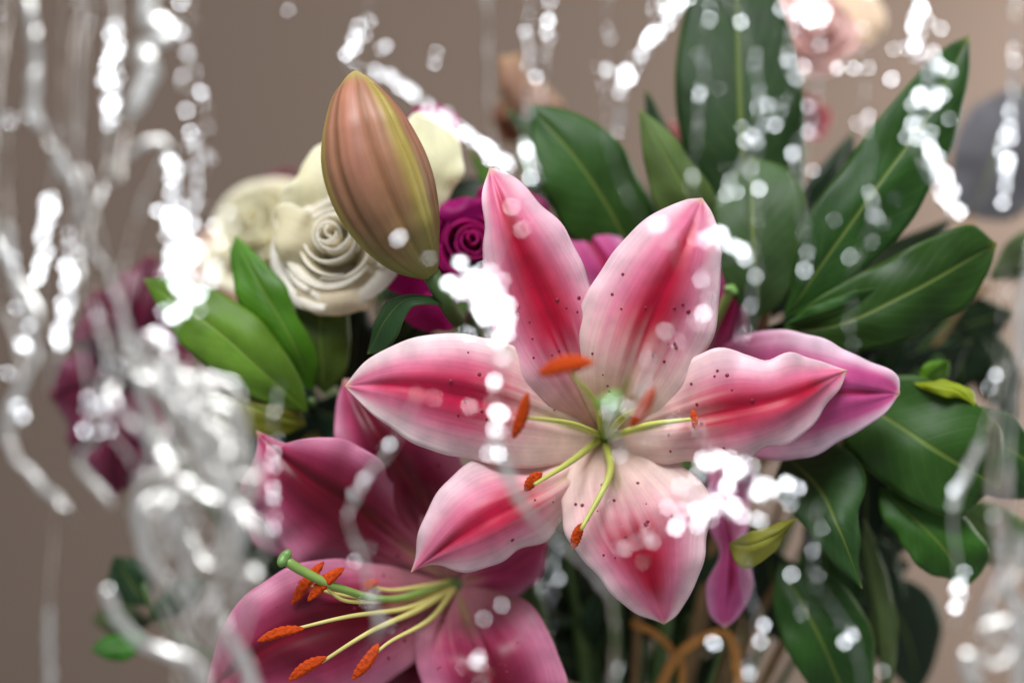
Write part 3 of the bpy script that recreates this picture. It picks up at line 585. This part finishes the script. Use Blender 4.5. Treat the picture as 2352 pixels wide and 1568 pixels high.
# dark foliage filling the inside of the bouquet
fr = np.random.default_rng(77)
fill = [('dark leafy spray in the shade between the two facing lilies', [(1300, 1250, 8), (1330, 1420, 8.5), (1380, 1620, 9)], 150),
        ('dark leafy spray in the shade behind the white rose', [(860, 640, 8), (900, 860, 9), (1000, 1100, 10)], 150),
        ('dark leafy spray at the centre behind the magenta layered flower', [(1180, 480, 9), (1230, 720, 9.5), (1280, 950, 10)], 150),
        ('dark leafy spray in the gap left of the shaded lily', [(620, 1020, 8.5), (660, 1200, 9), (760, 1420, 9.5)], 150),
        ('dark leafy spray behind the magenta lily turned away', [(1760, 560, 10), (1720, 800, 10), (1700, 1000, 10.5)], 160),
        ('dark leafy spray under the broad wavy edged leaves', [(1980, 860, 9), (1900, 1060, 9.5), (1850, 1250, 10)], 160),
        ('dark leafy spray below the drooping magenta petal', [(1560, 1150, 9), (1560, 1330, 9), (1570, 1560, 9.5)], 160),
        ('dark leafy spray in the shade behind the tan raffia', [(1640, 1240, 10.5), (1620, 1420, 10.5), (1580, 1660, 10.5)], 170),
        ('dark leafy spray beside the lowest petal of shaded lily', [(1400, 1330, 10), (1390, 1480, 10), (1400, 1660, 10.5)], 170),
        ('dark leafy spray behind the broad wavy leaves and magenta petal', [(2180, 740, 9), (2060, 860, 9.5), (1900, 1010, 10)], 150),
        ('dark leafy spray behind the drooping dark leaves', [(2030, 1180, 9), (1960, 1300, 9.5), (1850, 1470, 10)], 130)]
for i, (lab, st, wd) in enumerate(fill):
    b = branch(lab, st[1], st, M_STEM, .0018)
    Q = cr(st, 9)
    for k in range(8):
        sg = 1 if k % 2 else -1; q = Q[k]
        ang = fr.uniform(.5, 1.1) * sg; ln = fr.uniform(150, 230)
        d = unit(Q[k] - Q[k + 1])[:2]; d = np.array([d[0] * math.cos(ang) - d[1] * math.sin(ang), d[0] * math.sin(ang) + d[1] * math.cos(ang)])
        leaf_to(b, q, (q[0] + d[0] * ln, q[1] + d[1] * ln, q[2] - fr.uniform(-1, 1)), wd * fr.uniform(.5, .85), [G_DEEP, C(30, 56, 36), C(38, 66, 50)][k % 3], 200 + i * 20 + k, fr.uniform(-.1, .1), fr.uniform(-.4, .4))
# raffia
for lab, pts, wd in [('tan raffia strip arching up under the open lily', [(1490, 1640, 6), (1545, 1520, 6), (1610, 1465, 5.6), (1668, 1452, 5.6), (1690, 1520, 6), (1670, 1660, 6.4)], .004),
                     ('short tan raffia end curling beside the dark leaves', [(1450, 1430, 7), (1500, 1450, 6.6), (1545, 1500, 6.6), (1560, 1600, 7)], .003)]:
    Q = cr([at(*p) for p in pts] + [BIND], 50); T = np.gradient(Q, axis=0); P = np.zeros((50, 5, 3))
    for i in range(50):
        s_ = unit(np.cross(T[i], [0.2, 1, .2])); n_ = unit(np.cross(T[i], s_))
        for j in range(5): P[i, j] = Q[i] + s_ * wd * (j - 2) / 2 * .5 + n_ * .0006 * (j % 2) + n_ * .0005 * math.sin(i * .7)
    o = grid_mesh('raffia_strip', P, M_RAFFIA, None, thick=.0004); tag(o, lab, 'raffia')

# ---------------------------------------------------------------- tinsel
CAMP = np.array([0, -CAM_D, CAM_H]); KEYP = np.array(KEY)
def half(p): return unit(unit(CAMP - p) + unit(KEYP - p))
def ribbon(name, pts, wid, parent, rng, mat, facing=(), step=.0022, rough=.0005, tw=.9, face_all=0.):
    """crinkled foil ribbon; facing = stretches (from, to) of its length turned to catch the window light for the camera"""
    Pw = [at(*p) for p in pts]; Ln = sum(np.linalg.norm(np.diff(Pw, axis=0), axis=1)); n = max(8, int(Ln / step))
    Q = cr(Pw, n); T = np.gradient(Q, axis=0); T /= np.linalg.norm(T, axis=1)[:, None] + 1e-12
    ang = rng.uniform(0, 6.3); off = 0.; P = np.zeros((n, 3, 3))
    if mat is M_FOIL_DULL: tw = .22; rough *= .4; face_all = 0
    for i in range(n):
        x = i / (n - 1); ang += rng.normal(0, tw)
        h = half(Q[i]); h = unit(h - T[i] * (h @ T[i])); g = np.cross(T[i], h)
        f = any(a <= x <= b for a, b in facing) or rng.random() < face_all
        if mat is M_FOIL_DULL:
            off = off * .92 + rng.normal(0, .16); aa = .5 + off if f else ang
        else: aa = rng.normal(0, .3) if f else ang
        nn = math.cos(aa) * h + math.sin(aa) * g; sd = np.cross(T[i], nn)
        c = Q[i] + nn * rng.normal(0, rough) + sd * rng.normal(0, rough)
        w_ = wid * (rng.uniform(.9, 1.1) * (1 if f else .3) if mat is M_FOIL_DULL else rng.uniform(.75, 1.2))
        P[i] = [c - sd * w_ / 2, c + nn * w_ * .12 * rng.normal(), c + sd * w_ / 2]
    return grid_mesh(name, P, mat, parent, smooth=mat is M_FOIL_DULL, thick=.00006)
def flakes(parent, spots, rng, name='glint_flakes'):
    """little foil shreds added for glints, turned to mirror the window into the camera: (u, v, depth, count, spread in picture units, size mm)"""
    vs, fs = [], []; org = origin(parent)
    for (u, v, y, n, spread, size) in spots:
        for _ in range(n if n < 3 else int(n * .6 + .5)):
            p = at(u + rng.normal(0, spread), v + rng.normal(0, spread), y + rng.normal(0, .25))
            h = unit(half(p) + rng.normal(0, .10, 3)); a = unit(np.cross(h, rng.normal(0, 1, 3))); b = np.cross(h, a)
            l = size * .001 * rng.uniform(.35, .8) / 2; m = l * rng.uniform(.45, .9); k = len(vs)
            vs += [p - a * l - b * m, p + a * l - b * m, p + a * l * 1.05 + b * m + h * l * .08, p - a * l * .95 + b * m]
            fs.append((k, k + 1, k + 2, k + 3))
    me = bpy.data.meshes.new(name); me.from_pydata([(v - org).tolist() for v in vs], [], fs); me.materials.append(M_FOIL)
    o = obj(name, me, parent); o['kind'] = 'stuff'
    return o
tr = np.random.default_rng(4)
TG = 'silver tinsel strands hanging in front of the flowers'
def strand(label, pts, wid=.0006, glints=(), auto=0, y=-8.8, facing=(), mat=None, face_all=.05, group=TG, rough=.0005):
    P = [(p[0], p[1], p[2] if len(p) > 2 else y) for p in pts]
    t = thing('tinsel_strand', label, 'tinsel', at(*P[0]), group)
    ribbon('ribbon', P, wid, t, tr, mat or M_FOIL, facing, face_all=face_all, rough=rough)
    sp = [(g[0], g[1], y, g[2] if len(g) > 2 else 1, g[3] if len(g) > 3 else 4, g[4] if len(g) > 4 else 1.5) for g in glints]
    if auto:
        Q = cr(P, 400)
        for _ in range(auto):
            q = Q[tr.integers(0, 400)]; sp.append((q[0], q[1], q[2], 1, 14, tr.uniform(.4, 1.0)))
    if sp: flakes(t, sp, tr)
    return t
def line(a, b, n, cnt=2, spread=8, size=2.0):
    return [(a[0] + (b[0] - a[0]) * i / max(1, n - 1), a[1] + (b[1] - a[1]) * i / max(1, n - 1), cnt, spread, size) for i in range(n)]
strand('sparkling tinsel strand hanging beside the tall dark leaf', [(1590, -70), (1540, 40), (1490, 110), (1440, 190), (1425, 260), (1420, 300)], .0012,
       line((1560, -8.8), (1425, 200), 14, 3, 10, 2.2) + [(1430, 250), (1420, 300), (1400, 160), (1500, 20, 2)], 6)
strand('thick glittering tinsel strand crossing the tip of the long diagonal leaf', [(2120, -70), (2105, 20), (2100, 110), (2130, 150), (2130, 240), (2100, 290), (2110, 360), (2150, 420), (2190, 490)], .0012,
       line((2110, 0), (2095, 100), 7, 3, 12, 2) + line((2120, 120), (2170, 160), 4, 2, 8, 2) + line((2100, 240), (2170, 210), 6, 3, 8, 2) + line((2100, 290), (2195, 480), 16, 4, 10, 2.2) + [(2050, 180), (2050, 110), (2180, 270), (2160, 70, 2), (2130, 310)], 14)
strand('straight bright tinsel strand in front of the blue grey leaf', [(2335, -70), (2325, 200), (2312, 300), (2306, 400), (2300, 480)], .0016, line((2318, 260), (2305, 460), 12, 2, 6, 1.8), 3)
strand('fine sparkling tinsel strand draped from the bud tip to the upper petal of open lily', [(850, -70), (838, 60), (802, 110), (800, 160), (860, 165), (960, 215), (1060, 295), (1150, 370), (1170, 410)], .0005,
       line((838, 60), (795, 140), 6, 2, 8, 1.6) + line((870, 165), (1050, 285), 16, 2, 9, 1.5) + line((1060, 300), (1160, 375), 10, 3, 6, 2.2) + [(880, 105, 2), (920, 200, 2), (660, 28, 1), (1000, 140, 2, 14)], 6)
strand('long tinsel ribbon running down across the open lily towards its stem', [(1120, -70), (1130, 300), (1178, 450), (1150, 560), (1115, 640), (1140, 740), (1158, 830), (1142, 880), (1138, 950), (1140, 1020), (1165, 1080), (1190, 1140), (1240, 1210), (1320, 1275), (1380, 1340), (1412, 1430), (1400, 1640)],
       .0030, line((1085, 640), (1140, 730), 8, 13, 22, 2.8) + line((1120, 740), (1160, 780), 4, 4, 16, 2.2) + [(1072, 775, 3), (1155, 825, 4, 6, 2), (1145, 870, 4, 6, 2), (1140, 880), (1075, 935, 3, 3, 2), (1130, 930)] + line((1150, 950), (1130, 1040), 7, 3, 8, 2.2), 8,
       facing=((.60, .97),), mat=M_FOIL_DULL)
strand('short bright tinsel strand in front of the pointed leaves', [(1215, -70), (1212, 200), (1206, 330), (1222, 400), (1240, 480)], .0007, line((1203, 330), (1222, 400), 6, 2, 6, 1.7), 2)
strand('fine tinsel thread with few sparkles in front of the bare wall', [(1275, -70), (1264, 40), (1260, 90), (1240, 240)], .0005, [(1265, 8), (1262, 45, 2), (1261, 78, 2), (1212, 72, 2), (1230, 180)], 1)
strand('sparkling tinsel strand crossing the pink rose and tall dark leaf', [(1850, -70), (1835, 30), (1815, 140), (1835, 200), (1770, 255), (1735, 315), (1690, 400), (1650, 470)], .0008,
       line((1810, 35), (1880, 20), 6, 4, 12, 2.2) + [(1808, 140, 3), (1845, 148, 2), (1830, 175), (1765, 243, 2), (1795, 255, 2), (1785, 285, 2), (1730, 310, 4, 10), (1742, 325, 3, 6), (1715, 330), (1700, 300), (1690, 440), (1745, 433, 2)], 12)
strand('fine tinsel thread dotted with sparkles left of the long diagonal leaf', [(1880, -70), (1880, 180), (1860, 300), (1825, 355), (1855, 580), (1846, 640)], .0005, [(1862, 240, 2), (1858, 305, 2), (1822, 352, 3, 3), (1846, 622, 4, 3), (1855, 580), (1865, 390), (1920, 160), (1960, 155), (1990, 155)], 6)
strand('fine tinsel thread dotted with sparkles over the grey green upright leaf', [(1650, -70), (1700, 60), (1735, 145), (1740, 300), (1720, 460), (1735, 630), (1700, 780)], .0005, [(1735, 633, 4, 3), (1735, 145), (1630, 40), (1660, 200), (1710, 60), (1695, 770, 1)], 8)
strand('very fine tinsel thread with faint sparkles over the long diagonal leaf', [(1990, -70), (1985, 150), (1995, 300), (1998, 440), (2010, 490), (1960, 620), (1950, 760)], .0004, [(2010, 485, 2, 8, 1.2), (1995, 440, 1, 4, 1.2), (1985, 310, 1, 8, 1), (1968, 290, 1, 4, 1), (2060, 460, 1, 4, .9), (1915, 500, 1, 4, .9), (1960, 790, 1, 4, .9)], 4)
strand('very fine tinsel thread with faint sparkles over the pointed leaves', [(1390, -70), (1395, 160), (1400, 330), (1480, 520), (1540, 500), (1560, 620)], .0004, [(1390, 160, 1, 4, 1), (1535, 560, 1, 4, .9), (1200, 528, 2, 3, 1.2), (1180, 480, 1, 4, 1), (912, 542, 2, 3, 1.3), (988, 592, 2, 3, 1.3)], 4)
strand('tangled tinsel strand sparkling down the right side of the open lily', [(1640, -70), (1610, 200), (1590, 420), (1620, 530), (1690, 570), (1610, 640), (1610, 740), (1520, 765), (1490, 830), (1465, 940), (1400, 920), (1435, 1040), (1550, 965), (1610, 985), (1640, 1060), (1720, 1080), (1600, 1120), (1560, 1190), (1470, 1240), (1410, 1260)], .0006,
       line((1610, 535), (1660, 548), 5, 4, 9, 2.2) + line((1670, 550), (1710, 580), 3, 3, 7, 2) + [(1608, 637, 2), (1625, 685), (1600, 738, 3, 5), (1615, 720), (1522, 762, 3, 4), (1490, 825, 1), (1555, 780), (1480, 895), (1465, 940), (1400, 920, 3, 10), (1395, 945, 2, 6), (1430, 1040, 4, 10), (1555, 968, 2, 3), (1602, 982), (1200, 530), (1180, 475)]
       + line((1620, 1070), (1720, 1075), 8, 5, 14, 2.2) + line((1700, 1090), (1600, 1180), 8, 4, 16, 2.2) + line((1570, 1195), (1700, 1165), 8, 4, 12, 2) + line((1730, 1130), (1820, 1130), 8, 4, 14, 2.2) + [(1740, 1190, 3, 6), (1560, 1110, 2), (1540, 1165, 2, 8), (1420, 1255, 3, 10), (1490, 1245, 3, 14), (1480, 1290), (1390, 1125), (1440, 1200)], 18)
strand('tinsel ribbon hanging in front of the broad wavy leaf', [(2400, 480), (2370, 600), (2350, 720), (2300, 880), (2270, 960), (2235, 1050), (2190, 1165), (2200, 1300), (2205, 1380), (2190, 1440)], .0022, line((2225, 1070), (2185, 1160), 5, 1, 5, 1.4) + line((2205, 1330), (2195, 1390), 4, 3, 8, 1.8) + [(2285, 890, 3, 10)], 4, facing=((.55, .72),), mat=M_FOIL_DULL)
strand('dull tinsel ribbon hanging straight over the edge of the broad wavy leaf', [(2310, 600), (2290, 900), (2285, 1000), (2275, 1150), (2290, 1300)], .0018, (), 2, facing=((.5, .8),), mat=M_FOIL_DULL)
for k, (pts, gl) in enumerate([
    ([(1300, 1180), (1270, 1320), (1260, 1420)], [(1250, 1345, 2), (1285, 1325, 2), (1240, 1360)]),
    ([(1690, 1200), (1740, 1440), (1720, 1540), (1640, 1640)], [(1640, 1482, 2, 6), (1745, 1472, 4, 5), (1720, 1532, 3, 10), (1755, 1440)]),
    ([(1880, 1150), (1870, 1320), (1955, 1460), (2000, 1640)], [(1955, 1452, 4, 10), (1940, 1472, 2), (1815, 1318, 2), (1870, 1320), (1835, 1400, 2, 8), (2025, 1540)]),
    ([(640, 880), (622, 1020), (628, 1150), (640, 1260)], [(622, 1015), (628, 1070, 3, 6), (625, 1045), (627, 1148, 2), (600, 1060)]),
    ([(1090, 1380), (1100, 1530), (1120, 1640)], [(1095, 1530, 2, 8), (1100, 1500), (1150, 1390)])]):
    strand(['fine tinsel thread in the dark gap between the two facing lilies', 'sparkling tinsel thread over the tan raffia strip', 'sparkling tinsel thread over the drooping dark leaves', 'sparkling tinsel thread over the ragged petal tip of shaded lily', 'fine tinsel thread over the lowest petal of shaded lily'][k], pts, .0005, gl, 3)
strand('curved tinsel ribbon over the upper petal of shaded lily', [(960, 900), (905, 1020), (850, 1080), (815, 1140), (800, 1200), (832, 1280), (850, 1370), (868, 1440), (830, 1520)], .0015, line((895, 1020), (820, 1130), 6, 1, 5, 1.5) + [(800, 1175), (830, 1282, 3, 10), (868, 1440, 4, 10), (875, 1420, 2), (850, 1375, 2, 8)], 3, facing=((.2, .45), (.55, .9)), mat=M_FOIL_DULL)
# right lower corner and left: nearer, duller ribbons
strand('crumpled pale tinsel ribbon against the wall below the wavy leaves', [(2352, 900, -9.6), (2345, 760, -9.6), (2300, 1290, -9.6), (2330, 1400, -9.6), (2250, 1440, -9.6), (2320, 1500, -9.6), (2240, 1560, -9.6), (2330, 1640, -9.6)], .0032, (), 6, facing=((.4, 1),), mat=M_FOIL_DULL)
strand('crumpled pale tinsel ribbon at the edge beside the pale grey green leaf', [(2370, 560, -9.6), (2345, 720, -9.6), (2350, 800, -9.6), (2380, 900, -9.6)], .003, (), 4, facing=((.2, .9),), mat=M_FOIL_DULL)
for lab, p in [('loose pale tinsel ribbon looping in front of the wall under the wavy leaves', [(2280, 1180), (2300, 1300), (2260, 1400), (2330, 1450), (2290, 1520), (2220, 1500), (2260, 1640)]),
               ('loose pale tinsel ribbon hanging at the edge under the pale green leaf', [(2350, 1150), (2340, 1280), (2310, 1350), (2345, 1420), (2340, 1640)])]:
    strand(lab, [(a, b, -9.6) for a, b in p], .004, [], 3, facing=((.15, .9),), mat=M_FOIL_DULL)
TL = 'silver tinsel ribbons tangled on the far left'
def lr(label, pts, wid=.002, facing=(), glints=(), y=-9.6, auto=2, fa=.25):
    strand(label, pts, wid, glints, auto, y, facing, M_FOIL_DULL, fa, TL, .0007)
lr('broad pale tinsel ribbon hanging against the dark wall', [(60, -70), (80, 130), (78, 250), (112, 320), (170, 430), (205, 560), (250, 610)], .0036, ((.1, .5), (.6, .9)))
lr('brightest straight tinsel ribbon hanging against the dark wall', [(270, -70), (262, 100), (255, 280), (238, 360)], .003, ((.3, .85),), line((264, 70), (252, 285), 18, 3, 8, 2.2))
lr('wide crumpled tinsel ribbon hanging between two sparkling strands', [(400, -70), (330, 30), (400, 70), (330, 110), (340, 170), (290, 290), (270, 420)], .006, ((0, .75),))
lr('long beaded looking tinsel strand sparkling left of the bud', [(436, -70), (434, 130), (410, 200), (460, 210), (480, 270), (430, 330), (480, 360), (450, 430), (460, 470), (515, 490), (515, 560), (480, 620)], .0008, (), [(425, 10, 4, 12), (410, 70, 2), (434, 130, 4, 4), (450, 170), (420, 180), (460, 210, 2), (465, 240, 2), (425, 255, 2), (480, 285), (440, 300), (450, 320, 2), (435, 335, 3, 8), (450, 358, 5, 10), (485, 358, 5, 10), (455, 400, 5, 10), (448, 470, 4, 8), (515, 490, 4, 8), (505, 520, 4, 8), (520, 555, 4, 6), (505, 560, 3, 6), (495, 610, 2, 8), (540, 520, 2)], auto=12)
lr('looped tinsel ribbon arching over and falling bright across the green leaf', [(250, 420), (300, 350), (345, 325), (392, 345), (400, 450), (408, 560), (430, 660), (380, 770), (360, 800)], .0022, ((.1, .9),), line((395, 360), (402, 480), 10, 3, 6, 2) + line((405, 500), (430, 690), 18, 6, 18, 2.4) + [(380, 710, 5, 8), (370, 775, 6, 8), (375, 760, 4, 8), (480, 640, 3), (450, 690, 3)])
lr('pale tinsel ribbon falling from the loop to the mauve lily', [(390, 340), (330, 450), (290, 590), (270, 700), (300, 830), (330, 950), (345, 1050)], .0022, ((.1, .35), (.6, 1)))
lr('bright short tinsel ribbon hanging beside the broad pale ribbon', [(150, -70), (140, 300), (112, 450), (92, 560), (95, 640), (100, 760)], .0012, (), line((110, 455), (90, 640), 12, 3, 7, 2))
lr('bright tinsel ribbon falling towards the mauve lily', [(190, -70), (175, 400), (160, 550), (172, 640), (140, 780), (110, 900)], .0016, ((.7, .95),), line((168, 600), (130, 800), 14, 4, 10, 2.3) + [(150, 545), (160, 560, 2)])
lr('crumpled bright tinsel ribbon at the far edge beside the mauve lily', [(-40, 300), (10, 270), (20, 560), (40, 650), (70, 770), (80, 830), (30, 930), (60, 1000)], .003, ((.4, .9),), [(20, 270, 5, 8), (30, 600, 3, 14), (40, 680, 5, 18), (60, 800, 6, 10), (75, 750, 3, 10), (30, 930, 6, 8), (45, 945, 3, 8), (20, 860, 2)])
lr('tinsel ribbon sparkling in front of the mauve lily', [(300, 620), (260, 800), (220, 920), (230, 990), (180, 1060), (260, 1160)], .0018, ((.5, 1),), [(215, 910, 6, 12), (225, 935, 5, 10), (195, 930, 3, 10), (240, 990, 3, 6), (190, 985, 2)])
lr('pale tinsel ribbon sagging in front of the small glossy leaves', [(240, 1350), (270, 1420), (330, 1480), (400, 1505), (450, 1530), (520, 1640)], .0034, ((0, .8),))
lr('faint tinsel ribbon hanging straight below the tangle', [(130, 1150), (115, 1380), (112, 1640)], .0022, ((.5, 1),))
lr('pale tinsel ribbon across the lower edge of shaded lily', [(480, 1380), (540, 1480), (570, 1540), (600, 1640)], .004, ((.2, 1),), [(560, 1540, 4, 14)])
lr('straight pale tinsel ribbon beside the ragged petal tip of shaded lily', [(520, 1020), (535, 1180), (545, 1330), (560, 1420)], .0026, ((.1, .9),))
# the tangle itself
poly = [(300, 860), (400, 880), (500, 980), (545, 1100), (540, 1250), (480, 1400), (420, 1250), (330, 1120)]
for k in range(20):
    q = [(poly[j][0] + tr.normal(0, 34), poly[j][1] + tr.normal(0, 44), -9.6 + tr.normal(0, .6)) for j in tr.permutation(8)[:3]]
    a = tr.uniform(290, 430); pts = [(a, 850 + tr.normal(0, 20), -9.6)] + sorted(q, key=lambda p: p[1]) + [(tr.uniform(420, 540), tr.uniform(1340, 1640), -9.6)]
    strand('crumpled silver tinsel ribbon in the dense tangle beside the shaded lily', pts, tr.uniform(.0016, .0038), (), 1, -9.6, ((.05, .75),), M_FOIL_DULL, .3, TL, .0012)
for k in range(5):
    x = tr.uniform(-20, 330); y0 = tr.uniform(350, 700)
    strand('thin silver tinsel ribbon in the loose curtain in front of the mauve lily', [(x, -70, -8.8), (x + tr.normal(0, 20), y0 - 150, -8.8), (x + tr.normal(0, 40), y0 + 100, -9.6), (x + 40 + tr.normal(0, 50), y0 + 350, -9.6), (x + 80 + tr.normal(0, 60), y0 + 560, -9.6)], tr.uniform(.0012, .0024), (), 1, -9.6, ((.45, .6), (.7, .95)), M_FOIL_DULL, .15, TL, .0008)
